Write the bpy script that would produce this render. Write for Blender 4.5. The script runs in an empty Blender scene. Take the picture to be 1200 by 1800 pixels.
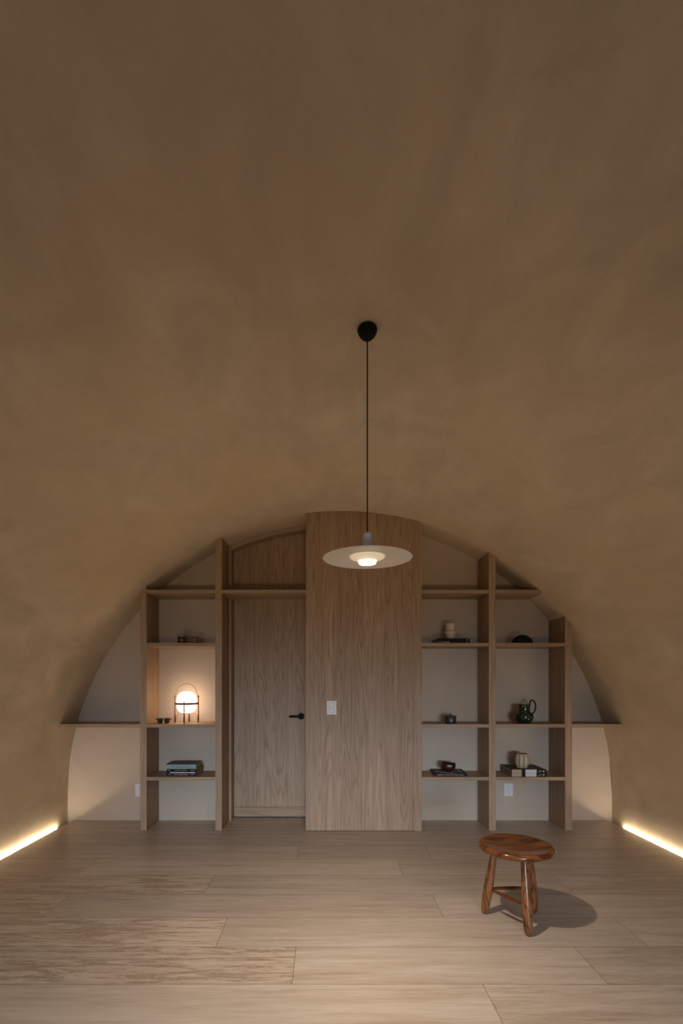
import bpy, bmesh, math, random
from mathutils import Vector, Matrix
random.seed(7)
PI = math.pi
S = bpy.context.scene
C = S.collection

# ---------------------------------------------------------------- measures
F = 850.0                      # focal length in pixels of a 1200x1800 frame
VX, VY, H = 573.0, 1200.0, 1.40
DF, DB, DP, DD = 4.58, 4.92, 4.565, 5.02   # shelf fronts, rear wall, panel front, door face
R0, CX, CZ = 2.767, 0.139, 0.255           # barrel vault
Y0 = 0.15                                  # room cut short just ahead of the viewer, to darken the near vault

def PX(x, D): return (x - VX) * D / F
def PZ(y, D): return H - (y - VY) * D / F
def vault_z(x, inset=0.0):
    u = x - CX
    return CZ + math.sqrt(max((R0 - inset) ** 2 - u * u, 0))

# ---------------------------------------------------------------- materials
def new_mat(name):
    m = bpy.data.materials.new(name); m.use_nodes = True
    nt = m.node_tree; nt.nodes.clear()
    out = nt.nodes.new('ShaderNodeOutputMaterial')
    return m, nt, out

class NT:
    def __init__(s, nt): s.nt = nt
    def n(s, t, **kw):
        x = s.nt.nodes.new(t)
        for k, v in kw.items():
            if k in x.inputs.keys(): x.inputs[k].default_value = v
            else: setattr(x, k, v)
        return x
    def l(s, a, b): s.nt.links.new(a, b)
    def noise(s, vec, scale, detail=4, rough=.55, dist=0.0):
        x = s.n('ShaderNodeTexNoise'); x.inputs['Scale'].default_value = scale
        x.inputs['Detail'].default_value = detail; x.inputs['Roughness'].default_value = rough
        x.inputs['Distortion'].default_value = dist
        s.l(vec, x.inputs['Vector']); return x.outputs['Fac']
    def mapping(s, vec, scale=(1, 1, 1), loc=(0, 0, 0), rot=(0, 0, 0)):
        x = s.n('ShaderNodeMapping'); x.inputs['Scale'].default_value = scale
        x.inputs['Location'].default_value = loc; x.inputs['Rotation'].default_value = rot
        s.l(vec, x.inputs['Vector']); return x.outputs['Vector']
    def math(s, op, a, b=None, c=None):
        x = s.n('ShaderNodeMath'); x.operation = op
        for i, v in enumerate((a, b, c)):
            if v is None: continue
            if isinstance(v, (int, float)): x.inputs[i].default_value = v
            else: s.l(v, x.inputs[i])
        return x.outputs[0]
    def ramp(s, fac, stops):
        x = s.n('ShaderNodeValToRGB'); e = x.color_ramp.elements
        while len(e) < len(stops): e.new(0.5)
        for i, (p, c) in enumerate(stops):
            e[i].position = p; e[i].color = (*c, 1) if len(c) == 3 else c
        s.l(fac, x.inputs['Fac']); return x.outputs['Color']
    def mix(s, fac, a, b, mode='MIX'):
        x = s.n('ShaderNodeMix'); x.data_type = 'RGBA'; x.blend_type = mode
        for sock, v in ((x.inputs[0], fac), (x.inputs[6], a), (x.inputs[7], b)):
            if isinstance(v, (int, float)): sock.default_value = v
            elif isinstance(v, tuple): sock.default_value = (*v, 1)
            else: s.l(v, sock)
        return x.outputs[2]
    def coords(s): return s.n('ShaderNodeTexCoord').outputs['Object']
    def bump(s, h, strength, dist):
        x = s.n('ShaderNodeBump'); x.inputs['Strength'].default_value = strength
        x.inputs['Distance'].default_value = dist; s.l(h, x.inputs['Height']); return x.outputs['Normal']

def plain(name, col, rough=.5, metal=0.0, spec=.5, trans=0.0, vary=.12, scale=40):
    m, nt, out = new_mat(name); t = NT(nt)
    b = t.n('ShaderNodeBsdfPrincipled')
    f = t.noise(t.coords(), scale, 3)
    d = tuple(c * (1 - vary) for c in col); e = tuple(min(c * (1 + vary), 1) for c in col)
    t.l(t.ramp(f, [(.3, d), (.7, e)]), b.inputs['Base Color'])
    b.inputs['Roughness'].default_value = rough; b.inputs['Metallic'].default_value = metal
    b.inputs['Specular IOR Level'].default_value = spec
    b.inputs['Transmission Weight'].default_value = trans
    t.l(b.outputs[0], out.inputs[0]); return m

def plaster(name, base, amp=.17):
    m, nt, out = new_mat(name); t = NT(nt)
    b = t.n('ShaderNodeBsdfPrincipled'); co = t.coords()
    big = t.noise(co, .9, 5, .6, .6)
    mid = t.noise(t.mapping(co, (1, .55, 1)), 3.2, 7, .66, .5)
    fine = t.noise(co, 42, 4, .6)
    lo = tuple(c * (1 - amp) for c in base); hi = tuple(min(1, c * (1 + amp)) for c in base)
    warm = (base[0] * 1.02, base[1] * .93, base[2] * .80)
    col = t.ramp(mid, [(.3, lo), (.7, hi)])
    col = t.mix(t.ramp(big, [(.42, (0, 0, 0)), (.68, (.75, .75, .75))]), col, warm)
    col = t.mix(.10, col, t.ramp(fine, [(.3, lo), (.7, hi)]))
    t.l(col, b.inputs['Base Color'])
    b.inputs['Roughness'].default_value = .88; b.inputs['Specular IOR Level'].default_value = .2
    hh = t.math('ADD', t.math('MULTIPLY', mid, .6), t.math('MULTIPLY', t.noise(co, 14, 5, .65, .3), .35))
    t.l(t.bump(hh, .28, .010), b.inputs['Normal'])
    t.l(b.outputs[0], out.inputs[0]); return m

def wood(name, dark, light, axis='Z', leaf=.165, rings=9, fine=1.0, rough=.5, across='X', spec=.35, figure=1.0, stretch=.06, nsc=9.0):
    """veneer: long cathedral contours running along `axis`, leaves laid side by side along `across`"""
    m, nt, out = new_mat(name); t = NT(nt)
    b = t.n('ShaderNodeBsdfPrincipled'); co = t.coords()
    sep = t.n('ShaderNodeSeparateXYZ'); t.l(co, sep.inputs[0])
    ac = sep.outputs[across]; al = sep.outputs[axis]
    other = sep.outputs[[q for q in 'XYZ' if q not in (axis, across)][0]]
    cell = t.math('FLOOR', t.math('DIVIDE', ac, leaf))
    wn = t.n('ShaderNodeTexWhiteNoise'); wn.noise_dimensions = '1D'; t.l(cell, wn.inputs['W'])
    r = wn.outputs['Value']
    comb = t.n('ShaderNodeCombineXYZ')
    t.l(t.math('ADD', t.math('MULTIPLY', ac, 1.0), t.math('MULTIPLY', r, 3.0)), comb.inputs[0])
    t.l(t.math('MULTIPLY', other, 1.0), comb.inputs[1])
    t.l(t.math('ADD', t.math('MULTIPLY', al, stretch), t.math('MULTIPLY', r, 7.0)), comb.inputs[2])
    v = comb.outputs[0]
    n1 = t.noise(v, nsc, 1.0, .4, 0.0)
    wob = t.noise(t.mapping(v, (9, 9, 60)), 1.0, 2, .5)
    fr = t.math('FRACT', t.math('ADD', t.math('MULTIPLY', n1, rings), t.math('MULTIPLY', wob, .10)))
    tri = t.math('ABSOLUTE', t.math('SUBTRACT', t.math('MULTIPLY', fr, 2), 1))
    line = t.math('POWER', tri, 3.0)
    n2 = t.noise(t.mapping(v, (1, 1, .35)), 190, 3, .65)
    n3 = t.noise(t.mapping(v, (1, 1, .4)), 26, 3, .6)
    pore = t.noise(t.mapping(v, (260, 260, 110)), 1.0, 2, .5)
    f = t.math('MULTIPLY', line, .34 * figure)
    f = t.math('ADD', f, t.math('MULTIPLY', t.math('SUBTRACT', n2, .5), 1.15 * fine))
    f = t.math('ADD', f, t.math('MULTIPLY', t.math('SUBTRACT', n3, .5), .7))
    f = t.math('ADD', f, t.math('MULTIPLY', t.math('SUBTRACT', r, .5), .12))
    f = t.math('ADD', f, t.math('MULTIPLY', t.math('SUBTRACT', pore, .5), .18))
    f = t.math('ADD', f, .30)
    mid = tuple((a + c) / 2 for a, c in zip(dark, light))
    t.l(t.ramp(f, [(0.05, light), (.45, mid), (.95, dark)]), b.inputs['Base Color'])
    b.inputs['Roughness'].default_value = rough; b.inputs['Specular IOR Level'].default_value = spec
    t.l(t.bump(f, .12, .002), b.inputs['Normal'])
    t.l(b.outputs[0], out.inputs[0]); return m

def emit(name, col, strength, body=(.8, .78, .72)):
    m, nt, out = new_mat(name); t = NT(nt)
    b = t.n('ShaderNodeBsdfPrincipled')
    b.inputs['Base Color'].default_value = (*body, 1); b.inputs['Roughness'].default_value = .35
    b.inputs['Emission Color'].default_value = (*col, 1)
    b.inputs['Emission Strength'].default_value = strength
    t.l(b.outputs[0], out.inputs[0]); return m

OAK_D, OAK_L = (.200, .120, .066), (.470, .335, .225)
M = {}
M['vault'] = plaster('vault_plaster', (.690, .590, .445))
M['wall'] = plaster('wall_plaster', (.560, .480, .395), .06)
M['oak_v'] = wood('oak_upright', OAK_D, OAK_L, 'Z', .3, 7, 1.0, across='X', figure=.5)
M['oak_h'] = wood('oak_board', OAK_D, OAK_L, 'X', .4, 7, 1.0, across='Y', figure=.5)
M['oak_panel'] = wood('oak_veneer', OAK_D, OAK_L, 'Z', .147, 15, 1.0, across='X')
M['oak_door'] = wood('oak_door_veneer', OAK_D, OAK_L, 'Z', .19, 14, 1.0, across='X')
M['oak_rail'] = wood('oak_rail', OAK_D, OAK_L, 'X', .4, 12, 1.0, across='Z')
M['oak_frame'] = wood('oak_frame', OAK_D, OAK_L, 'Z', .3, 5, 1.0, across='X', figure=.4)
M['rose_seat'] = wood('rosewood_seat', (.020, .006, .002), (.235, .078, .022), 'X', 5, 6, .5, rough=.13, across='Y', spec=.5, figure=1.6, stretch=.30, nsc=7.0)
M['rose_leg'] = wood('rosewood_leg', (.045, .014, .005), (.31, .120, .045), 'Z', 5, 8, .5, rough=.2, across='X', spec=.5, figure=1.5, stretch=.35, nsc=12.0)
M['rose_bar'] = plain('rosewood_bar', (.12, .032, .010), .25)
M['black_metal'] = plain('black_metal', (.010, .009, .008), .6, spec=.15)
M['black_glaze'] = plain('black_glaze', (.010, .009, .009), .6, spec=.15)
M['cord'] = plain('black_cord', (.02, .012, .01), .8)
M['plate'] = plain('white_plastic', (.78, .76, .78), .4, vary=.02)
M['socket'] = plain('grey_slots', (.12, .12, .13), .5)
M['lamp_white'] = plain('white_enamel', (.82, .78, .74), .45, vary=.02)
M['lamp_cap'] = plain('pale_blue_enamel', (.72, .76, .92), .45, vary=.02)
M['glass'] = emit('opal_glass', (1.0, .86, .68), 1.1)
M['glass_top'] = emit('opal_glass_rim', (1.0, .76, .50), .38)
M['globe'] = emit('opal_globe', (1.0, .72, .49), 6.8)
M['led'] = emit('led_strip_glow', (1.0, .80, .57), 74.0)
M['cherry'] = plain('cherry_wood', (.15, .038, .012), .4, vary=.25)
M['rattan'] = plain('bent_cane', (.30, .17, .07), .5)
M['cup'] = plain('dark_stoneware', (.030, .022, .016), .4, vary=.4)
M['cream'] = plain('cream_ceramic', (.62, .50, .40), .55, vary=.05)
M['pewter'] = plain('pewter', (.10, .095, .09), .35, .7, vary=.3)
M['brass_lid'] = plain('tan_lid', (.30, .21, .14), .5)
M['jar'] = plain('dark_jar', (.035, .032, .034), .25, vary=.6, scale=60)
M['tumbler'] = plain('smoked_glass', (.20, .15, .11), .12, .2)
M['candle'] = plain('pale_wax', (.46, .36, .27), .5)
M['green'] = plain('green_glaze', (.010, .026, .012), .08, vary=.5, spec=.8, scale=18)
M['darkwood'] = plain('carved_dark_wood', (.035, .010, .006), .3, vary=.7, scale=25)
M['basket'] = plain('cream_weave', (.56, .46, .33), .7, vary=.15, scale=120)
M['band'] = plain('dark_band', (.09, .05, .03), .6)
M['paper'] = plain('book_pages', (.46, .40, .31), .8)
M['bk_mint'] = plain('mint_cover', (.26, .36, .36), .5)
M['bk_olive'] = plain('olive_cover', (.10, .080, .055), .55, spec=.25)
M['bk_black'] = plain('black_cover', (.012, .011, .012), .6, spec=.15)
M['bk_navy'] = plain('navy_cover', (.014, .016, .050), .6, spec=.15)
M['ink_blue'] = plain('blue_ink', (.07, .14, .22), .6)
M['ink_white'] = plain('white_ink', (.62, .60, .62), .6)
M['ink_tan'] = plain('tan_ink', (.42, .35, .24), .6)
M['bk_beige'] = plain('beige_cover', (.42, .36, .25), .5)
M['bk_brown'] = plain('brown_cover', (.075, .062, .040), .6, spec=.2)
M['outside'] = plain('terrace_stone', (.4, .36, .32), .8)

def floor_material():
    m, nt, out = new_mat('travertine'); t = NT(nt)
    b = t.n('ShaderNodeBsdfPrincipled'); co = t.coords()
    a = t.n('ShaderNodeAttribute'); a.attribute_name = 'slab'; a.attribute_type = 'GEOMETRY'
    sp = t.n('ShaderNodeSeparateColor'); t.l(a.outputs['Color'], sp.inputs[0])
    rnd, vein, tone = sp.outputs[0], sp.outputs[1], sp.outputs[2]
    off = t.n('ShaderNodeCombineXYZ'); t.l(t.math('MULTIPLY', rnd, 9.0), off.inputs[0]); t.l(t.math('MULTIPLY', rnd, 17.0), off.inputs[2])
    add = t.n('ShaderNodeVectorMath'); add.operation = 'ADD'; t.l(co, add.inputs[0]); t.l(off.outputs[0], add.inputs[1])
    v = add.outputs[0]
    st = t.noise(t.mapping(v, (.9, 11, 1)), 1.6, 8, .62, .4)
    st2 = t.noise(t.mapping(v, (3, 40, 1)), 2.0, 6, .68, .6)
    spk = t.noise(t.mapping(v, (14, 60, 1)), 2.2, 4, .7)
    base = t.ramp(st, [(.28, (.375, .295, .225)), (.46, (.490, .420, .350)), (.62, (.570, .505, .435)), (.8, (.64, .58, .52))])
    base = t.mix(.28, base, t.ramp(st2, [(.35, (.39, .31, .24)), (.65, (.63, .57, .50))]))
    # brown open veins on some slabs
    wave = t.noise(t.mapping(v, (1.1, 10, 1)), 2.6, 12, .74, .5)
    vm = t.ramp(wave, [(.515, (0, 0, 0)), (.545, (.9, .9, .9)), (.575, (.15, .15, .15)), (.61, (.9, .9, .9)), (.65, (.3, .3, .3)), (.70, (1, 1, 1))])
    vs = t.math('MULTIPLY', vm, t.ramp(spk, [(.35, (.25, .25, .25)), (.55, (1, 1, 1))]))
    vf = t.math('MULTIPLY', vs, vein)
    base = t.mix(t.math('MULTIPLY', vein, .18), base, (.44, .31, .20))
    base = t.mix(t.math('MULTIPLY', vf, .9), base, (.215, .118, .055))
    ring = t.ramp(wave, [(.40, (0, 0, 0)), (.45, (1, 1, 1)), (.49, (0, 0, 0))])
    base = t.mix(t.math('MULTIPLY', t.math('MULTIPLY', ring, vein), .55), base, (.66, .58, .47))
    base = t.mix(1.0, base, t.ramp(tone, [(0, (.86, .85, .84)), (1, (1.06, 1.04, 1.02))]), 'MULTIPLY')
    t.l(base, b.inputs['Base Color'])
    rg = t.ramp(st2, [(.3, (.30, .30, .30)), (.7, (.42, .42, .42))])
    t.l(rg, b.inputs['Roughness']); b.inputs['Specular IOR Level'].default_value = .45
    t.l(t.bump(t.math('SUBTRACT', st2, t.math('MULTIPLY', vs, .6)), .10, .003), b.inputs['Normal'])
    t.l(b.outputs[0], out.inputs[0]); return m
M['floor'] = floor_material()
M['grout'] = plain('grout', (.13, .095, .062), .9)

# ---------------------------------------------------------------- mesh helpers
def link_bm(name, bm, mat, parent=None, smooth=False, loc=(0, 0, 0), rot=(0, 0, 0), mats=None):
    me = bpy.data.meshes.new(name)
    bmesh.ops.recalc_face_normals(bm, faces=bm.faces[:])
    bm.to_mesh(me); bm.free()
    for k in (mats or [mat]): me.materials.append(k)
    if smooth:
        for p in me.polygons: p.use_smooth = True
    o = bpy.data.objects.new(name, me); C.objects.link(o)
    o.location = loc; o.rotation_euler = rot
    if parent: o.parent = parent
    return o

def box(bm, x0, x1, y0, y1, z0, z1, bev=0.0):
    t = bmesh.new()
    bmesh.ops.create_cube(t, size=1)
    for v in t.verts:
        v.co = Vector((x0 + (v.co.x + .5) * (x1 - x0), y0 + (v.co.y + .5) * (y1 - y0), z0 + (v.co.z + .5) * (z1 - z0)))
    if bev: bmesh.ops.bevel(t, geom=t.edges[:], offset=bev, segments=2, affect='EDGES', profile=.5)
    join(bm, t); return bm

def join(bm, t):
    mp = {}
    for v in t.verts: mp[v] = bm.verts.new(v.co)
    for f in t.faces:
        n = bm.faces.new([mp[v] for v in f.verts]); n.material_index = f.material_index; n.smooth = f.smooth
    t.free()

def bxo(name, dims, mat, parent=None, bev=.0015, **kw):
    bm = bmesh.new(); box(bm, *dims, bev); return link_bm(name, bm, mat, parent, **kw)

def prism_xz(bm, pts, y0, y1):
    """closed outline in X/Z pulled from y0 to y1"""
    a = [bm.verts.new((x, y0, z)) for x, z in pts]; b = [bm.verts.new((x, y1, z)) for x, z in pts]
    n = len(pts)
    bm.faces.new(a); bm.faces.new(b[::-1])
    for i in range(n): bm.faces.new((a[i], b[i], b[(i + 1) % n], a[(i + 1) % n]))
    return bm

def lathe(bm, prof, seg=40, c=(0, 0, 0), fn=None):
    rows = []
    for r, z in prof:
        if r < 1e-5: rows.append([bm.verts.new((c[0], c[1], c[2] + z))])
        else:
            row = []
            for i in range(seg):
                a = 2 * PI * i / seg; k = fn(a, z) if fn else 1.0
                row.append(bm.verts.new((c[0] + r * k * math.cos(a), c[1] + r * k * math.sin(a), c[2] + z)))
            rows.append(row)
    for p, q in zip(rows, rows[1:]):
        if len(p) == 1 and len(q) == 1: continue
        for i in range(seg):
            j = (i + 1) % seg
            if len(p) == 1: bm.faces.new((p[0], q[i], q[j]))
            elif len(q) == 1: bm.faces.new((p[i], q[0], p[j]))
            else: bm.faces.new((p[i], q[i], q[j], p[j]))
    return bm

def tube(bm, pts, rad, seg=12, caps=True, closed=False):
    pts = [Vector(p) for p in pts]; n = len(pts)
    rr = rad if isinstance(rad, (list, tuple)) else [rad] * n
    rings = []; up = None
    for i, p in enumerate(pts):
        if closed: d = pts[(i + 1) % n] - pts[i - 1]
        else: d = pts[min(i + 1, n - 1)] - pts[max(i - 1, 0)]
        d.normalize()
        if up is None: up = Vector((0, 0, 1)) if abs(d.z) < .9 else Vector((0, 1, 0))
        s = d.cross(up).normalized(); up = s.cross(d).normalized()
        rings.append([bm.verts.new(p + (s * math.cos(2 * PI * k / seg) + up * math.sin(2 * PI * k / seg)) * rr[i]) for k in range(seg)])
    m = n if closed else n - 1
    for i in range(m):
        a, b = rings[i], rings[(i + 1) % n]
        for k in range(seg): bm.faces.new((a[k], a[(k + 1) % seg], b[(k + 1) % seg], b[k]))
    if caps and not closed: bm.faces.new(rings[0][::-1]); bm.faces.new(rings[-1])
    return bm

def spline(ctrl, n=10):
    P = [Vector(p) for p in ctrl]; out = []
    for i in range(len(P) - 1):
        p0, p1, p2, p3 = P[max(i - 1, 0)], P[i], P[i + 1], P[min(i + 2, len(P) - 1)]
        for k in range(n):
            t = k / n
            out.append(.5 * ((2 * p1) + (p2 - p0) * t + (2 * p0 - 5 * p1 + 4 * p2 - p3) * t * t + (3 * p1 - p0 - 3 * p2 + p3) * t ** 3))
    out.append(P[-1]); return out
def prof(ctrl, n=5):
    return [(max(p.x, 0), p.z) for p in spline([(r, 0, z) for r, z in ctrl], n)]

def thing(name, label, cat, loc, rotz=0, group=None):
    o = bpy.data.objects.new(name, None); C.objects.link(o); o.empty_display_size = .05
    o.location = loc; o.rotation_euler = (0, 0, rotz)
    o['label'] = label; o['category'] = cat
    if group: o['group'] = group
    return o
def tag(o, label, cat, group=None):
    o['label'] = label; o['category'] = cat
    if group: o['group'] = group
    return o
def struct(o): o['kind'] = 'structure'; return o

def text(name, s, size, mat, parent, loc, rot=(PI / 2, 0, 0), width=None, depth=.0004, bold=0):
    cu = bpy.data.curves.new(name + '_curve', 'FONT'); cu.body = s; cu.size = size; cu.extrude = depth; cu.offset = bold
    cu.resolution_u = 3
    tmp = bpy.data.objects.new('tmp', cu); C.objects.link(tmp)
    bpy.context.view_layer.update()
    me = bpy.data.meshes.new_from_object(tmp.evaluated_get(bpy.context.evaluated_depsgraph_get()))
    bpy.data.objects.remove(tmp); bpy.data.curves.remove(cu)
    if width:
        xs = [v.co.x for v in me.vertices]; k = width / (max(xs) - min(xs))
        for v in me.vertices: v.co.x *= k
    me.materials.clear(); me.materials.append(mat); me.name = name
    o = bpy.data.objects.new(name, me); C.objects.link(o); o.parent = parent; o.location = loc; o.rotation_euler = rot
    return o

# ================================================================ THE ROOM
XL, XR = CX - R0, CX + R0
FL, FR = XL + .05, XR - .05            # floor edges, a 5 cm light slot on either side
def arc_strip(name, a0, a1, n, low=None):
    bm = bmesh.new(); pts = []
    for i in range(n + 1):
        a = a0 + (a1 - a0) * i / n
        pts.append((CX + R0 * math.cos(a), CZ + R0 * math.sin(a)))
    if low == 'L': pts = pts + [(XL, CZ - .1), (XL, 0), (XL, -.09)]
    if low == 'R': pts = [(XR, -.09), (XR, 0), (XR, CZ - .1)] + pts
    ny = 12; rows = []
    for x, z in pts:
        rows.append([bm.verts.new((x, Y0 + (5.1 - Y0) * j / ny, z)) for j in range(ny + 1)])
    for p, q in zip(rows, rows[1:]):
        for j in range(ny): bm.faces.new((p[j], p[j + 1], q[j + 1], q[j]))
    return struct(link_bm(name, bm, M['vault'], smooth=True))
aw = math.asin((1.0 - CZ) / R0)
arc_strip('wall_right', 0, aw, 30, 'R')
arc_strip('ceiling', aw, PI - aw, 220)
arc_strip('wall_left', PI - aw, PI, 30, 'L')

# floor slabs
def build_floor():
    bm = bmesh.new(); col = bm.loops.layers.float_color.new('slab')
    rows = {}
    known = {0: [-.159, 1.31], 1: [-.585, 1.71], 2: [-1.69, .70], 3: [-.81, 1.65], 4: [-1.81, .56], 5: [-2.0, -.23, .845],
             6: [-.95, 1.45], 7: [-1.7, .7], 8: [-.4, 2.0], -1: [-1.67, .726]}
    veins = {(3, 0): 1.0, (2, 0): 1.0, (1, 0): 1.0, (0, 0): 1.0, (3, 2): .55, (-1, 2): .4, (0, 2): .35, (5, 3): .2, (4, 2): .25}
    n0 = int((Y0 - 2.245) / .318) - 1
    for n in range(n0, 9):
        y0 = 2.245 + .318 * n; y1 = y0 + .318
        y1 = min(y1, 5.06)
        if n in known: j = known[n]
        else:
            o = random.uniform(-2.4, -.4); j = [o + 2.4 * k for k in range(3)]
        xs = [FL] + [q for q in j if FL + .1 < q < FR - .1] + [FR]
        for i in range(len(xs) - 1):
            g = .0011
            v = veins.get((n, i), random.choice([0, .05, .1, .2]))
            c = (random.random(), v, random.random(), 1)
            f = bm.faces.new([bm.verts.new(p) for p in ((xs[i] + g, y0 + g, 0), (xs[i + 1] - g, y0 + g, 0), (xs[i + 1] - g, y1 - g, 0), (xs[i] + g, y1 - g, 0))])
            for l in f.loops: l[col] = c
    t = bmesh.new(); box(t, FL, FR, Y0, 5.06, -.09, -.0012)
    box(t, XL - .02, XR + .02, Y0, 5.06, -.13, -.0905)
    for f in t.faces: f.material_index = 1
    join(bm, t)
    return struct(link_bm('floor', bm, None, mats=[M['floor'], M['grout']]))
build_floor()

# rear wall: two pieces either side of the door opening
JL = PX(402, 4.90)      # left edge of the opening
def build_back():
    bm = bmesh.new()
    def piece(xa, xb):
        n = 90; pts = [(xa, -.09)]
        for i in range(n + 1):
            x = xa + (xb - xa) * i / n
            pts.append((x, vault_z(x) + .02))
        pts.append((xb, -.09)); prism_xz(bm, pts[::-1], DB, DB + .16)
    piece(XL, JL); piece(.30, XR)
    return struct(link_bm('wall_back', bm, M['wall']))
build_back()

# light strips down in the floor slots
for nm, x, lab in (('left', FL - .039, 'warm light strip glowing in the slot along the left wall'),
                   ('right', FR + .039, 'warm light strip glowing in the slot along the right wall')):
    t = thing('light_strip', lab, 'light strip', (x, 3.90, -.0375), 0, 'light strips in the floor slots')
    bxo('channel', (-.010, .010, -1.0, .82, 0, .012), M['plate'], t, 0)
    bm = bmesh.new()
    vs = [bm.verts.new(p) for p in ((-.008, -1.0, .0125), (.008, -1.0, .0125), (.008, .82, .0125), (-.008, .82, .0125))]
    bm.faces.new(vs); link_bm('diffuser', bm, M['led'], t)

# ================================================================ JOINERY
SH = [(1036.5, 1042.8), (1130, 1136), (1273, 1279), (1366, 1372.2)]
SHZ = [(PZ(b, DF), PZ(a, DF)) for a, b in SH]      # (bottom, top) heights of the four shelf levels
def upright(parent, ox, x0, x1, y0=DF, y1=DB, mat=None):
    bm = bmesh.new(); n = 8
    pts = [(x0 - ox, 0)] + [(x0 + (x1 - x0) * i / n - ox, vault_z(x0 + (x1 - x0) * i / n) - .001) for i in range(n + 1)] + [(x1 - ox, 0)]
    prism_xz(bm, pts[::-1], y0, y1)
    return link_bm('upright', bm, mat or M['oak_v'], parent)
def shelf(parent, ox, x0, x1, lev, name='shelf', y0=DF + .003, y1=DB):
    zb, zt = SHZ[lev]
    return bxo(name, (x0 - ox, x1 - ox, y0, y1, zb, zt), M['oak_h'], parent, .001)

U1 = (PX(246.3, DF), PX(257.5, DF)); U2 = (PX(378.3, DF), PX(389.8, DF))
PL, PR = PX(537.2, DP), PX(729, DP); U3 = (PR, PX(741.2, DP))
U4 = (PX(859, DF), PX(871, DF)); U5 = (PX(992.8, DF), PX(1005.2, DF))

lb = thing('bookshelf', 'built-in oak shelving on the left holding the glowing table lamp, reaching over the door', 'bookshelf', (U1[0], 0, 0))
ox = U1[0]
upright(lb, ox, *U1); upright(lb, ox, *U2)
for k in range(4): shelf(lb, ox, U1[1], U2[0], k)
shelf(lb, ox, U2[1], PL, 0, y1=DB - .02)
rb = thing('bookshelf', 'built-in oak shelving on the right, with the green pitcher on it', 'bookshelf', (U4[0], 0, 0))
ox = U4[0]
upright(rb, ox, *U4); upright(rb, ox, *U5)
for k in range(4): shelf(rb, ox, U3[1], U4[0], k)
for k in (1, 2, 3): shelf(rb, ox, U4[1], U5[0], k)

def cut_shelf(root, ox, xin, side, lev, name='shelf'):
    """board whose outer end is scribed to the vault"""
    zb, zt = SHZ[lev]; bm = bmesh.new()
    def xe(z): return CX + side * math.sqrt(R0 ** 2 - (z - CZ) ** 2) - side * .001
    pts = [(xin - ox, zb), (xe(zb) - ox, zb), (xe(zt) - ox, zt), (xin - ox, zt)]
    if side < 0: pts = pts[::-1]
    prism_xz(bm, pts, DF + .003, DB)
    return link_bm(name, bm, M['oak_h'], root)
cut_shelf(rb, ox, U4[1], 1, 0)
w = thing('wall_shelf', 'oak board running from the left shelving out to the left wall', 'shelf', (U1[0], 0, 0)); cut_shelf(w, U1[0], U1[0], -1, 2, 'board')
w = thing('wall_shelf', 'oak board running from the right shelving out to the right wall', 'shelf', (U5[1], 0, 0)); cut_shelf(w, U5[1], U5[1], 1, 2, 'board')

# central panel housing
wp = thing('wood_panel', 'tall oak veneer panel behind the hanging lamp, between the door and the right shelving', 'panel', (PL, 0, 0))
ox = PL
def curved_slab(name, x0, x1, y0, y1, z0, mat, parent, ox, inset=.001, n=40, top=None):
    bm = bmesh.new()
    pts = [(x0 - ox, z0)] + [(x0 + (x1 - x0) * i / n - ox, (top if top else vault_z(x0 + (x1 - x0) * i / n)) - inset) for i in range(n + 1)] + [(x1 - ox, z0)]
    prism_xz(bm, pts[::-1], y0, y1); return link_bm(name, bm, mat, parent)
curved_slab('front', PL, PR, DP, DP + .02, .004, M['oak_panel'], wp, ox)
curved_slab('side', PL, PL + .02, DP + .0205, 5.06, 0, M['oak_v'], wp, ox)
upright(wp, ox, *U3, y0=DP, y1=DB)

# door, frame, transom
JR = PL - .0
dr = struct(bxo('door_1', (PX(411.2, DD), PL - .003, DD, DD + .04, .112, PZ(1050, DD) + .08), M['oak_door'], None, .001))
bxo('bottom_rail', (PX(411.2, DD), PL - .003, DD - .001, DD + .04, .010, .1095), M['oak_rail'], dr, .001)
hx, hz = PX(529, DD), PZ(1259, DD)
bm = bmesh.new(); lathe(bm, [(0, 0), (.031, 0), (.034, .003), (.034, .010), (.031, .013), (0, .013)], 40)
bmesh.ops.rotate(bm, verts=bm.verts, cent=(0, 0, 0), matrix=Matrix.Rotation(PI / 2, 3, 'X'))
t = bmesh.new(); tube(t, [(0, -.012, 0), (0, -.045, 0)], .013, 16); join(bm, t)
t = bmesh.new(); box(t, -.120, .012, -.058, -.040, -.0125, .0125, .006); join(bm, t)
hd = link_bm('handle', bm, M['black_metal'], dr, loc=(hx, DD, hz)); hd['label'] = 'black lever handle'
# frame (jamb and curved head)
fr = struct(bxo('trim_1', (JL, PX(411.2, DD) - .004, 4.895, 5.02, 0, vault_z(JL) - .002), M['oak_frame'], None, .001))
bxo('stop', (PX(411.2, DD) - .02, PX(411.2, DD) - .003, 5.02, 5.07, 0, vault_z(JL) - .06), M['oak_frame'], fr, 0)
bm = bmesh.new(); n = 40; xa, xb = JL + .001, PL - .001
up = [(xa + (xb - xa) * i / n) for i in range(n + 1)]
pts = [(x, vault_z(x) - .002) for x in up] + [(x, vault_z(x) - .048) for x in up[::-1]]
prism_xz(bm, pts, 4.897, 5.02); head = struct(link_bm('trim_2', bm, M['oak_h']))
bm = bmesh.new(); xa, xb = PX(411.2, DD) - .002, PL - .001
pts = [(xa, PZ(1050, DD) + .085)] + [(xa + (xb - xa) * i / n, vault_z(xa + (xb - xa) * i / n) - .01) for i in range(n + 1)] + [(xb, PZ(1050, DD) + .085)]
prism_xz(bm, pts[::-1], DD + .002, DD + .03)
tag(link_bm('transom_panel', bm, M['oak_door']), 'dark arched oak panel filling the wall above the door', 'panel')
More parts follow.
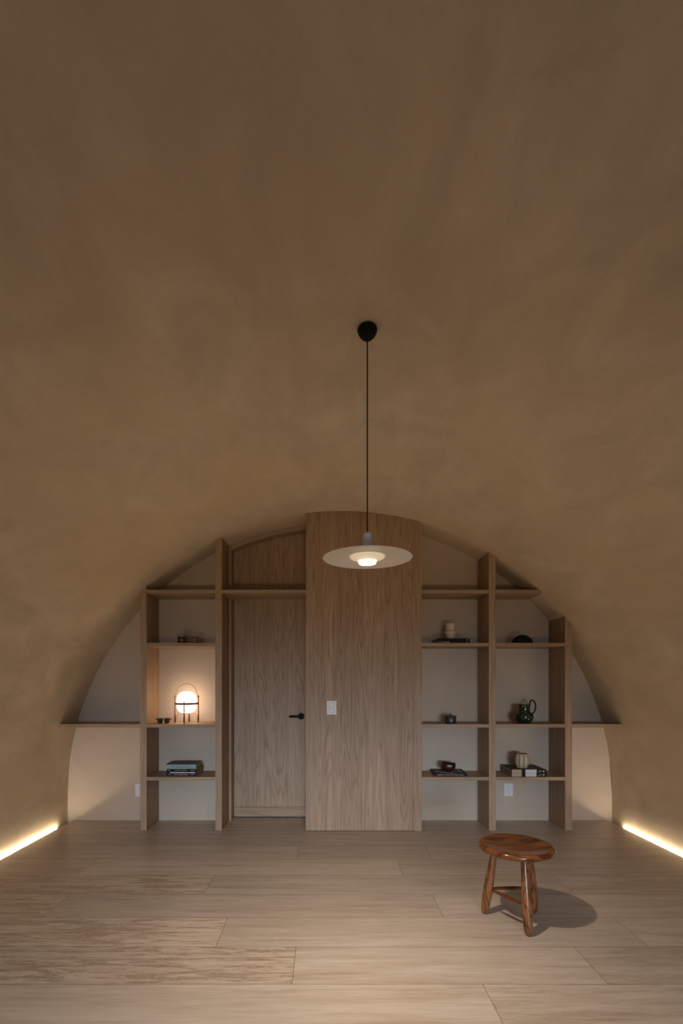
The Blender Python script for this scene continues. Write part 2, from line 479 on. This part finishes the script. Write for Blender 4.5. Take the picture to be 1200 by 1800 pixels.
bxo('gap_backing', (JL, PL + .02, 5.062, 5.09, 0, .3), M['black_metal'], dr, 0)  # black sheet stands in for the shade in the gap under the door

# ---------------------------------------------------------------- plates
def plate(label, cat, name, x0, x1, z0, z1, y, kind):
    cx, cz = (x0 + x1) / 2, (z0 + z1) / 2; w2, h2 = (x1 - x0) / 2, (z1 - z0) / 2
    t = thing(name, label, cat, (cx, y, cz))
    bxo('cover_plate', (-w2, w2, -.007, 0, -h2, h2), M['plate'], t, .002)
    if kind == 'switch':
        for k in (-1, 1):
            r = bxo('rocker', (-.024, .024, -.0115, -.006, k * .026 - .0195, k * .026 + .0195), M['plate'], t, .002)
            bxo('seam', (-.026, .026, -.0078, -.0065, k * .026 - .0215, k * .026 + .0215), M['ink_tan'], t, 0)
    else:
        for k in (-1, 1):
            f = bxo('socket_face', (-.017, .017, -.0095, -.006, k * .024 - .017, k * .024 + .017), M['plate'], t, .002)
            bm = bmesh.new()
            box(bm, -.008, -.0055, -.0100, -.009, k * .024 - .001, k * .024 + .009)
            box(bm, .0055, .008, -.0100, -.009, k * .024 - .001, k * .024 + .009)
            box(bm, -.003, .003, -.0100, -.009, k * .024 - .012, k * .024 - .006)
            link_bm('slots', bm, M['socket'], f)
plate('white double light switch on the tall oak panel', 'light switch', 'light_switch', PX(574.2, DP), PX(591, DP), PZ(1256, DP), PZ(1232, DP), DP, 'switch')
plate('white wall outlet low on the wall inside the right shelving', 'outlet', 'power_outlet', PX(885, DB), PX(901, DB), PZ(1399.3, DB), PZ(1376.8, DB), DB, 'outlet')
plate('white wall outlet half hidden behind the outer upright of the left shelving', 'outlet', 'power_outlet', PX(238, DB), PX(254, DB), PZ(1400, DB), PZ(1377.6, DB), DB, 'outlet')

# ================================================================ PENDANT LAMP
LD = 2.21; lx = PX(645.4, LD); lz = 1.972
pn = thing('pendant_lamp', 'white disc pendant lamp hanging from the vault on a black cord', 'pendant lamp', (lx, LD, lz))
ct = vault_z(lx) - lz
bm = bmesh.new()
lathe(bm, prof([(.0, ct + .002), (.036, ct), (.0450, ct - .009), (.0440, ct - .018), (.035, ct - .036), (.020, ct - .050), (.008, ct - .057), (.0, ct - .059)], 5), 48)
link_bm('canopy', bm, M['black_metal'], pn, True)
bm = bmesh.new(); tube(bm, [(0, 0, .105 + (ct - .19) * k / 6) for k in range(7)] + [(0, 0, ct - .05)], .0030, 10)
link_bm('cord', bm, M['cord'], pn, True)
bm = bmesh.new()
lathe(bm, [(0, .114), (.008, .114), (.0175, .106), (.0185, .100), (.0185, .012), (.024, .008), (0, .008)], 40)
link_bm('lamp_holder', bm, M['lamp_cap'], pn, True)
bm = bmesh.new()
lathe(bm, [(.0, .0075), (.05, .0075), (.085, .010), (.12, .0085), (.190, .0010), (.2025, -.0015), (.2038, -.0035), (.2025, -.0050), (.190, -.0032), (.125, .0030), (.0925, .0055),
           (.0905, .0058), (.0885, .0035), (.086, .0060), (.05, .0066), (.0, .0066)], 96)
link_bm('lamp_shade', bm, M['lamp_white'], pn, True)
bm = bmesh.new()
lathe(bm, prof([(.066, .0062), (.0770, .0040), (.0785, .0005), (.0735, -.0045), (.060, -.0085), (.0478, -.0115), (.0440, -.0150)], 6), 64)
up_ = link_bm('diffuser_rim', bm, M['glass_top'], pn, True); up_['label'] = 'cream upper step of the glass'
bm = bmesh.new()
lathe(bm, prof([(.0440, -.0150), (.0425, -.020), (.0418, -.025), (.0395, -.0285), (.0350, -.0295), (.0345, -.0275), (.0375, -.0245), (.039, -.018), (.039, -.008)], 5), 64)
lo_ = link_bm('diffuser', bm, M['glass'], pn, True); lo_['label'] = 'glowing white lower cup of the glass'
bm = bmesh.new(); lathe(bm, [(0, -.004), (.0385, -.004), (.0385, -.003), (0, -.003)], 32); link_bm('reflector', bm, M['lamp_white'], pn)

# ================================================================ STOOL
sx, sy = 1.119, 2.853
st = thing('stool', 'small polished reddish brown three-legged wooden stool on the stone floor', 'stool', (sx, sy, 0), .0)
bm = bmesh.new()
lathe(bm, prof([(0, .436), (.10, .438), (.165, .4455), (.193, .4500), (.207, .446), (.2135, .436), (.212, .425), (.200, .414), (.165, .406), (.10, .4045), (0, .404)], 6), 96)
link_bm('seat', bm, M['rose_seat'], st, True)
lpos = []
for k in range(3):
    a = math.radians(-90 + 120 * k + (2 if k else 0))
    b0 = Vector((.180 * math.cos(a), .180 * math.sin(a), .0)); b1 = Vector((.118 * math.cos(a), .118 * math.sin(a), .410))
    bm = bmesh.new(); pts = []; rr = []
    prf = [(0, .004), (.006, .0105), (.02, .0165), (.05, .0205), (.12, .0245), (.25, .0275), (.38, .0280), (.55, .0255), (.75, .0215), (.9, .0195), (1.0, .0190)]
    for tt, r in prf: pts.append(b0.lerp(b1, tt)); rr.append(r)
    # smooth the profile
    sp = spline([(tt, r, 0) for tt, r in prf], 4)
    pts = [b0.lerp(b1, min(max(q.x, 0), 1)) for q in sp]; rr = [q.y for q in sp]
    tube(bm, pts, rr, 24); link_bm('leg', bm, M['rose_leg'], st, True)
    lpos.append(b0.lerp(b1, .155 / .41))
for i, j in ((0, 1), (1, 2), (2, 0)):
    p, q = lpos[i], lpos[j]; d = (q - p).normalized()
    p2, q2 = p + d * .018, q - d * .018
    bm = bmesh.new(); sp = [p2.lerp(q2, k / 12) for k in range(13)]
    tube(bm, sp, [.0065 + .0040 * math.sin(PI * k / 12) for k in range(13)], 14); link_bm('stretcher', bm, M['rose_bar'], st, True)

# ================================================================ THINGS ON THE SHELVES
Z1, Z2, Z3 = SHZ[1][1], SHZ[2][1], SHZ[3][1]
# --- basket lamp
ld = 4.75; bx_ = PX(328, ld)
tl = thing('table_lamp', 'glowing white oval table lamp in a cherry wood carrying frame on the lit shelf', 'table lamp', (bx_, ld, Z2), math.radians(4))
def rel(y): return PZ(y, ld) - Z2
g0, g1 = rel(1253.4), rel(1215.7); gm = (g0 + g1) / 2; gh = (g1 - g0) / 2
bm = bmesh.new(); pf = []
for i in range(33):
    a = -PI / 2 + PI * i / 32; c, s = math.cos(a), math.sin(a)
    e = .62
    pf.append((.0955 * abs(c) ** e * (1 - .03 * s) if abs(c) > 1e-6 else 0, gm + gh * math.copysign(abs(s) ** .80, s)))
lathe(bm, pf, 56); link_bm('globe', bm, M['globe'], tl, True)
rl = .112
for k in range(4):
    a = PI / 2 * k; ca, sa = math.cos(a), math.sin(a)
    top = rel(1222.5) if k in (0, 2) else rel(1232.5)
    bm = bmesh.new()
    tube(bm, [(rl * ca, rl * sa, 0), (rl * ca, rl * sa, .03), ((rl + .001) * ca, (rl + .001) * sa, .09), (rl * ca, rl * sa, top - .026), (rl * ca, rl * sa, top - .022), (rl * ca, rl * sa, top)],
         [.0062, .0086, .0062, .0054, .0074, .0070] if k in (0, 2) else [.0062, .0086, .0060, .0054, .0052, .0050], 12)
    link_bm('leg', bm, M['cherry'], tl, True)
    bm = bmesh.new()
    tube(bm, spline([(.105 * ca, .105 * sa, .025), (.098 * ca, .098 * sa, .062), (.075 * ca, .075 * sa, .086), (.03 * ca, .03 * sa, .0915)], 6), .0023, 8)
    link_bm('brace', bm, M['rattan'], tl, True)
zr = rel(1236.7)
bm = bmesh.new(); lathe(bm, [(.1055, zr - .010), (.1095, zr - .010), (.1095, zr + .010), (.1055, zr + .010), (.1055, zr - .010)], 64); link_bm('ring', bm, M['cherry'], tl, True)
bm = bmesh.new(); lathe(bm, [(0, .088), (.042, .088), (.044, .091), (.042, .0945), (0, .0945)], 32); link_bm('base_plate', bm, M['cherry'], tl)
zt = rel(1222.5) - .012; hh = rel(1202) - zt
bm = bmesh.new(); tube(bm, [((rl - .006) * math.cos(PI * i / 32), 0, zt - .01 + (hh + .01) * math.sin(PI * i / 32) ** .92) for i in range(33)], .0030, 8)
link_bm('handle', bm, M['rattan'], tl, True)

# --- two small cups beside the lamp
def cup(x, y, label, rim_turn):
    t = thing('cup', label, 'cup', (x, y, Z2), rim_turn, 'dark cups by the table lamp')
    bm = bmesh.new()
    lathe(bm, prof([(0, .001), (.017, .001), (.021, .010), (.0262, .032), (.0272, .038), (.0305, .044), (.0295, .049), (.025, .049), (.024, .036), (.018, .010), (0, .008)], 4), 32,
          fn=lambda a, z: 1 + (.06 * math.sin(3 * a) if z > .04 else 0))
    link_bm('body', bm, M['cup'], t, True)
    bm = bmesh.new(); tube(bm, [(.028, 0, .044), (.038, 0, .047), (.042, 0, .041), (.038, 0, .035)], .0038, 10); link_bm('lug', bm, M['cup'], t, True)
cup(PX(281.3, 4.66), 4.66, 'dark flared cup left of the table lamp, the one farther from the lamp', PI)
cup(PX(293.0, 4.66), 4.665, 'dark flared cup left of the table lamp, the one nearer the lamp', 0)

# --- jar and tumbler
jd = 4.68
t = thing('jar', 'dark patterned jar with a tan lid on the left shelving above the lit shelf', 'jar', (PX(320, jd), jd, Z1))
bm = bmesh.new(); lathe(bm, [(0, 0), (.040, 0), (.043, .003), (.043, .060), (.040, .066), (0, .066)], 40); link_bm('body', bm, M['jar'], t, True)
bm = bmesh.new(); lathe(bm, [(0, .066), (.0435, .066), (.0445, .069), (.0445, .088), (.042, .091), (0, .091)], 40); link_bm('lid', bm, M['brass_lid'], t, True)
bm = bmesh.new()
for k in range(14):
    a = 2 * PI * k / 14
    tube(bm, [(.0432 * math.cos(a), .0432 * math.sin(a), .012), (.0437 * math.cos(a + .1), .0437 * math.sin(a + .1), .030), (.0432 * math.cos(a), .0432 * math.sin(a), .048)], .0022, 6)
link_bm('pattern', bm, M['pewter'], t)
t = thing('candle_glass', 'small smoked glass tumbler with a pale candle, right of the dark jar', 'candle glass', (PX(342.8, jd), jd, Z1))
bm = bmesh.new(); lathe(bm, [(0, 0), (.031, 0), (.034, .003), (.0345, .068), (.032, .068), (.0315, .008), (0, .008)], 36); link_bm('glass', bm, M['tumbler'], t, True)
bm = bmesh.new(); lathe(bm, [(0, .0085), (.013, .0085), (.013, .074), (.008, .079), (0, .079)], 24, (-.004, 0, 0)); link_bm('candle', bm, M['candle'], t, True)

# --- books
def book(label, loc, w, d, h, cov, rotz=0, group=None, spine=None, top=None):
    """spine faces the room (-Y); origin at the middle of the front bottom edge"""
    t = thing('book', label, 'book', loc, rotz, group)
    c = .0028
    bm = bmesh.new(); box(bm, -w / 2, w / 2, 0, d, 0, c, .0006); box(bm, -w / 2, w / 2, 0, d, h - c, h, .0006); box(bm, -w / 2, w / 2, 0, c * 1.4, c * .4, h - c * .4, .0006)
    if top: link_bm('cover', bm, cov, t)
    else: link_bm('cover', bm, cov, t)
    bxo('pages', (-w / 2 + .004, w / 2 - .004, c * 1.5, d - .004, c, h - c), M['paper'], t, 0)
    return t
fx = lambda a, b, D: ((PX(a, D) + PX(b, D)) / 2, PX(b, D) - PX(a, D))
bd = 4.640
cx_, w_ = fx(291.5, 343.5, bd); z = Z3
GL = 'books stacked on the left shelving'
b = book('navy book at the bottom of the stack on the left shelving', (cx_ + .005, bd, z), w_, .215, .038, M['bk_navy'], math.radians(-2), GL)
bxo('spine_band', (-w_ / 2 + .03, w_ / 2 - .008, -.0006, .001, .0265, .0365), M['ink_white'], b, 0)
text('spine_text', 'The Accessible Home', .019, M['ink_white'], b, (-w_ / 2 + .065, -.0003, .0075), width=w_ * .50)
text('spine_text', 'VOL II', .012, M['ink_white'], b, (-w_ / 2 + .012, -.0003, .010), width=.04)
text('spine_text', 'ESSAYS', .012, M['ink_white'], b, (w_ / 2 - .055, -.0003, .010), width=.038)
z += .0385
b = book('black book in the middle of the stack on the left shelving', (cx_ + .006, bd + .002, z), w_, .215, .028, M['bk_black'], math.radians(-3), GL)
text('spine_text', 'MODERN GARDENS', .014, M['ink_tan'], b, (-w_ / 2 + .075, -.0003, .009), width=w_ * .42)
bm = bmesh.new(); lathe(bm, [(0, 0), (.0055, 0), (.0055, .0008), (0, .0008)], 20); link_bm('spine_dot', bm, M['ink_white'], b, loc=(-w_ / 2 + .022, .0004, .014), rot=(PI / 2, 0, 0))
text('spine_text', 'PRESS', .011, M['ink_white'], b, (w_ / 2 - .052, -.0003, .010), width=.038)
z += .0285
b = book('pale blue-green book on top of the stack on the left shelving', (cx_, bd - .002, z), w_ + .012, .21, .042, M['bk_mint'], math.radians(1), GL)
text('spine_text', 'Architecture at Home', .026, M['ink_blue'], b, (-w_ / 2 + .055, -.0003, .012), width=w_ * .62)
bxo('cover_picture', (-w_ / 2 - .002, w_ / 2 + .002, .008, .206, .0421, .0426), M['bk_olive'], b, 0)['label'] = 'olive brown picture on the front cover'

# right shelving, second level: black book and vase
d_ = 4.64
cx_, w_ = fx(769, 825.5, d_)
b = book('black book lying under the cream vase', (cx_, d_, Z1), w_, .25, .048, M['bk_black'], math.radians(0), None)
text('spine_text', 'STUDIO', .020, M['ink_white'], b, (-w_ / 2 + .008, -.0003, .006), width=.105)
bm = bmesh.new(); lathe(bm, [(0, 0), (.006, 0), (.006, .0008), (0, .0008)], 20); link_bm('spine_dot', bm, M['ink_white'], b, loc=(w_ / 2 - .024, .0004, .034), rot=(PI / 2, 0, 0))
bxo('spine_line', (w_ / 2 - .038, w_ / 2 - .012, -.0005, .0008, .010, .013), M['ink_white'], b, 0)
vd = 4.72
v = thing('vase', 'small cream ceramic vase with a waist, on the black book', 'vase', (PX(791.3, vd), vd, Z1 + .0485))
bm = bmesh.new()
lathe(bm, prof([(0, .001), (.034, .001), (.038, .012), (.052, .046), (.0605, .062), (.0590, .072), (.049, .080), (.0465, .088), (.0470, .120), (.0490, .146), (.0470, .148), (.0430, .142), (.042, .09), (.04, .05), (0, .03)], 4), 48)
link_bm('body', bm, M['cream'], v, True)
# black dome
dd = 4.68
bm = bmesh.new(); rr_ = .0965
lathe(bm, [(0, 0), (rr_ * .97, 0)] + [(rr_ * math.cos(a), .004 + .080 * math.sin(a)) for a in [PI / 2 * i / 14 for i in range(14)]] + [(0, .084)], 56)
tag(link_bm('domed_bowl', bm, M['black_glaze'], None, True, (PX(917.5, dd), dd, Z1)), 'plain black dome, an upturned bowl, on the right shelving', 'bowl')

# pewter pot
pd = 4.68
p = thing('lidded_pot', 'small dark pewter pot with a knobbed lid on the right shelving', 'pot', (PX(791.6, pd), pd, Z2))
bm = bmesh.new(); lathe(bm, [(0, 0), (.050, 0), (.053, .004), (.053, .066), (.050, .068), (0, .068)], 40); link_bm('body', bm, M['pewter'], p, True)
l_ = bmesh.new(); lathe(l_, [(0, .068), (.0585, .068), (.060, .071), (.0585, .075), (.02, .080), (0, .081)], 40); lid = link_bm('lid', l_, M['pewter'], p, True)
bm = bmesh.new(); lathe(bm, prof([(0, .080), (.005, .081), (.006, .085), (.0095, .089), (.008, .095), (0, .097)], 4), 20); link_bm('knob', bm, M['pewter'], lid, True)

# green pitcher
gd = 4.70; k_ = gd / F
g = thing('pitcher', 'glossy dark green pitcher with a tall looped handle on the right shelving', 'pitcher', (PX(921, gd), gd, Z2))
bm = bmesh.new()
lathe(bm, prof([(0, .001), (.050, .001), (.060, .006), (.077, .030), (.0855, .060), (.080, .085), (.064, .103), (.0545, .118), (.052, .140), (.054, .162), (.0575, .180), (.0545, .1805), (.0495, .165), (.048, .14), (.05, .118), (.07, .085), (.07, .04), (0, .02)], 5), 56)
link_bm('body', bm, M['green'], g, True)
bm = bmesh.new()
ctrl = [(.050, 0, .150), (.052, -.004, .185), (.056, -.006, .208), (.066, -.008, .222), (.080, -.010, .222), (.096, -.010, .205), (.108, -.008, .170), (.103, -.006, .130), (.088, -.004, .100), (.070, -.003, .092)]
sp = spline(ctrl, 6); tube(bm, sp, .0068, 12)
h_ = link_bm('handle', bm, M['black_glaze'], g, True); h_['label'] = 'looped near-black handle'

# large black book with dark wooden bowl
d0 = 4.642
cx_, w_ = fx(762, 819.8, d0)
b = book('thin large black book under the dark wooden bowl', (cx_ + .004, d0, Z3), w_, .262, .020, M['bk_black'], math.radians(-4))
text('spine_text', 'CRAFTS OF THE WORLD PACIFIC ISLANDS', .013, M['ink_white'], b, (-w_ / 2 + .03, -.0003, .0055), width=w_ * .90 - .03)
bm = bmesh.new()
t = bmesh.new(); tube(t, spline([(-.10, .20, .0203), (-.11, .12, .0203), (-.04, .05, .0203), (.03, .03, .0203)], 8), .0022, 6); join(bm, t)
t = bmesh.new(); tube(t, spline([(.10, .235, .0203), (.115, .15, .0203), (.12, .09, .0203)], 6), .0030, 6); join(bm, t)
link_bm('cover_lines', bm, M['ink_white'], b)['label'] = 'pale curved lines printed on the cover'
bxo('cover_picture', (-w_ / 2 + .02, w_ / 2 - .02, .02, .245, .0199, .0203), M['bk_brown'], b, 0)['label'] = 'dull brown picture on the cover'
wd = 4.73
bw = thing('bowl', 'dark carved wooden footed bowl standing on the thin black book', 'bowl', (PX(787.5, wd), wd, Z3 + .0206))
bm = bmesh.new()
lathe(bm, prof([(0, .0), (.034, .0), (.036, .004), (.030, .010), (.046, .018), (.064, .036), (.0715, .058), (.070, .078), (.064, .086), (.060, .080), (.055, .05), (.03, .03), (0, .028)], 5), 56,
      fn=lambda a, z: 1 + .035 * math.sin(5 * a + 1) * min(1, z / .05) + .015 * math.sin(9 * a))
link_bm('body', bm, M['darkwood'], bw, True)
bm = bmesh.new(); tube(bm, [(.066 * math.cos(a), .066 * math.sin(a), .083 + .004 * math.sin(3 * a + 2)) for a in [2 * PI * i / 40 for i in range(40)]], .0055, 8, closed=True)
link_bm('rim', bm, M['darkwood'], bw, True)

# two twin books and ribbed pot
d0 = 4.600
cx_, w_ = fx(899.3, 960, d0)
GB = 'pair of matching books under the ribbed pot'
for k, lab in ((0, 'lower of the two matching cream and black books under the ribbed pot'), (1, 'upper of the two matching cream and black books, ribbed pot on it')):
    b = book(lab, (cx_, d0, Z3 + k * .0345), w_, .275, .034, M['bk_brown'], 0, GB)
    u = w_ / 61.0
    def seg(nm, a, c, mat, lab2=None):
        o = bxo(nm, (-w_ / 2 + a * u, -w_ / 2 + c * u, -.0008, .0006, .0005, .0335), mat, b, 0)
        if lab2: o['label'] = lab2
    seg('spine_panel', 0.2, 17, M['bk_beige'], 'cream end of the spine'); seg('spine_panel', 18.5, 23.5, M['bk_black'], 'black stripe of the spine')
    seg('spine_panel', 24, 43.5, M['ink_white'], 'white middle of the spine'); seg('spine_panel', 44.5, 61, M['bk_black'], 'black end of the spine')
    bm = bmesh.new()
    for (px, pz, r) in ((56.0, .017, .0095), (47.5, .013, .005), (50, .020, .0055), (52, .014, .0035)):
        t = bmesh.new(); lathe(t, [(0, 0), (r, 0), (r, .0008), (0, .0008)], 18)
        bmesh.ops.rotate(t, verts=t.verts, cent=(0, 0, 0), matrix=Matrix.Rotation(PI / 2, 3, 'X'))
        bmesh.ops.translate(t, verts=t.verts, vec=(-w_ / 2 + px * u, -.0008, pz)); join(bm, t)
    link_bm('spine_emblem', bm, M['ink_tan'], b)
rd = 4.70
r_ = thing('ribbed_pot', 'cream barrel-shaped pot with dark stitched ribs on the matching books', 'pot', (PX(916.7, rd), rd, Z3 + .0690))
pf = prof([(0, .001), (.040, .001), (.050, .006), (.0640, .035), (.0690, .070), (.0650, .105), (.054, .130), (.048, .1375), (.044, .134), (.05, .1), (.05, .03), (0, .02)], 5)
bm = bmesh.new(); lathe(bm, pf, 80, fn=lambda a, z: 1 + .02 * abs(math.sin(5 * a))); link_bm('body', bm, M['basket'], r_, True)
def rad_at(z):
    out = [p for p in pf[:int(len(pf) * .62)]]
    for a, b_ in zip(out, out[1:]):
        if a[1] <= z <= b_[1] and b_[1] > a[1]: return a[0] + (b_[0] - a[0]) * (z - a[1]) / (b_[1] - a[1])
    return .05
for i in range(10):
    a = 2 * PI * i / 10 + .25; bm = bmesh.new()
    tube(bm, [((rad_at(z) + .001) * math.cos(a), (rad_at(z) + .001) * math.sin(a), z) for z in [.010 + .012 * q for q in range(11)]], .0026, 6)
    if i % 2:
        for q in range(10):
            z = .012 + .012 * q
            t = bmesh.new(); tube(t, [((rad_at(z) + .001) * math.cos(a + s), (rad_at(z) + .001) * math.sin(a + s), z) for s in (-.14, 0, .14)], .0011, 5); join(bm, t)
    link_bm('rib', bm, M['band'], r_)
bm = bmesh.new(); tube(bm, [(.049 * math.cos(a), .049 * math.sin(a), .137) for a in [2 * PI * i / 40 for i in range(40)]], .003, 8, closed=True); link_bm('rim', bm, M['band'], r_, True)

# ================================================================ LIGHT
def area(name, loc, rot, sx_, sy_, power, col, spread=PI, shape='RECTANGLE'):
    l = bpy.data.lights.new(name, 'AREA'); l.shape = shape; l.size = sx_; l.size_y = sy_; l.energy = power; l.color = col; l.spread = spread
    o = bpy.data.objects.new(name, l); C.objects.link(o); o.location = loc; o.rotation_euler = rot; return o
# bulb inside the pendant's glass, shining down through its open cup
area('pendant_bulb', (lx, LD, lz - .0055), (0, 0, 0), .066, .066, 34, (1.0, .82, .64), shape='DISK')
# dusk daylight from behind the viewer, through the open end of the vault
area('daylight_opening', (CX, -6.45, 1.10), (PI / 2 - math.radians(7), 0, 0), 4.6, 1.3, 19, (.74, .85, 1.0), math.radians(24))
# the same dusk light falling in steeply from the sky over the open end, onto the near floor
area('daylight_sky', (CX, -1.2, 2.75), (math.radians(48), 0, 0), 4.2, .8, 5.5, (.66, .80, 1.0), math.radians(70))
# added warm fill light behind the viewer, lifts the far vault and panel
area('rear_fill', (CX, -1.3, .30), (math.radians(112), 0, 0), 4.2, .5, 3.1, (1.0, .74, .46), math.radians(38))
w = bpy.data.worlds.new('World'); S.world = w; w.use_nodes = True
w.node_tree.nodes['Background'].inputs[0].default_value = (.35, .45, .62, 1); w.node_tree.nodes['Background'].inputs[1].default_value = .04

# ================================================================ CAMERA
cam = bpy.data.cameras.new('camera'); co = bpy.data.objects.new('camera', cam); C.objects.link(co)
cam.sensor_fit = 'VERTICAL'; cam.sensor_height = 36; cam.sensor_width = 24; cam.lens = F / 1800 * 36
cam.shift_x = (600 - VX) / 1800; cam.shift_y = (VY - 900) / 1800
cam.clip_start = .02
co.location = (0, 0, H); co.rotation_euler = (PI / 2, 0, 0)
S.camera = co
S.view_settings.view_transform = 'Standard'; S.view_settings.look = 'None'; S.view_settings.gamma = 1; S.view_settings.exposure = 0
S.view_settings.use_curve_mapping = False
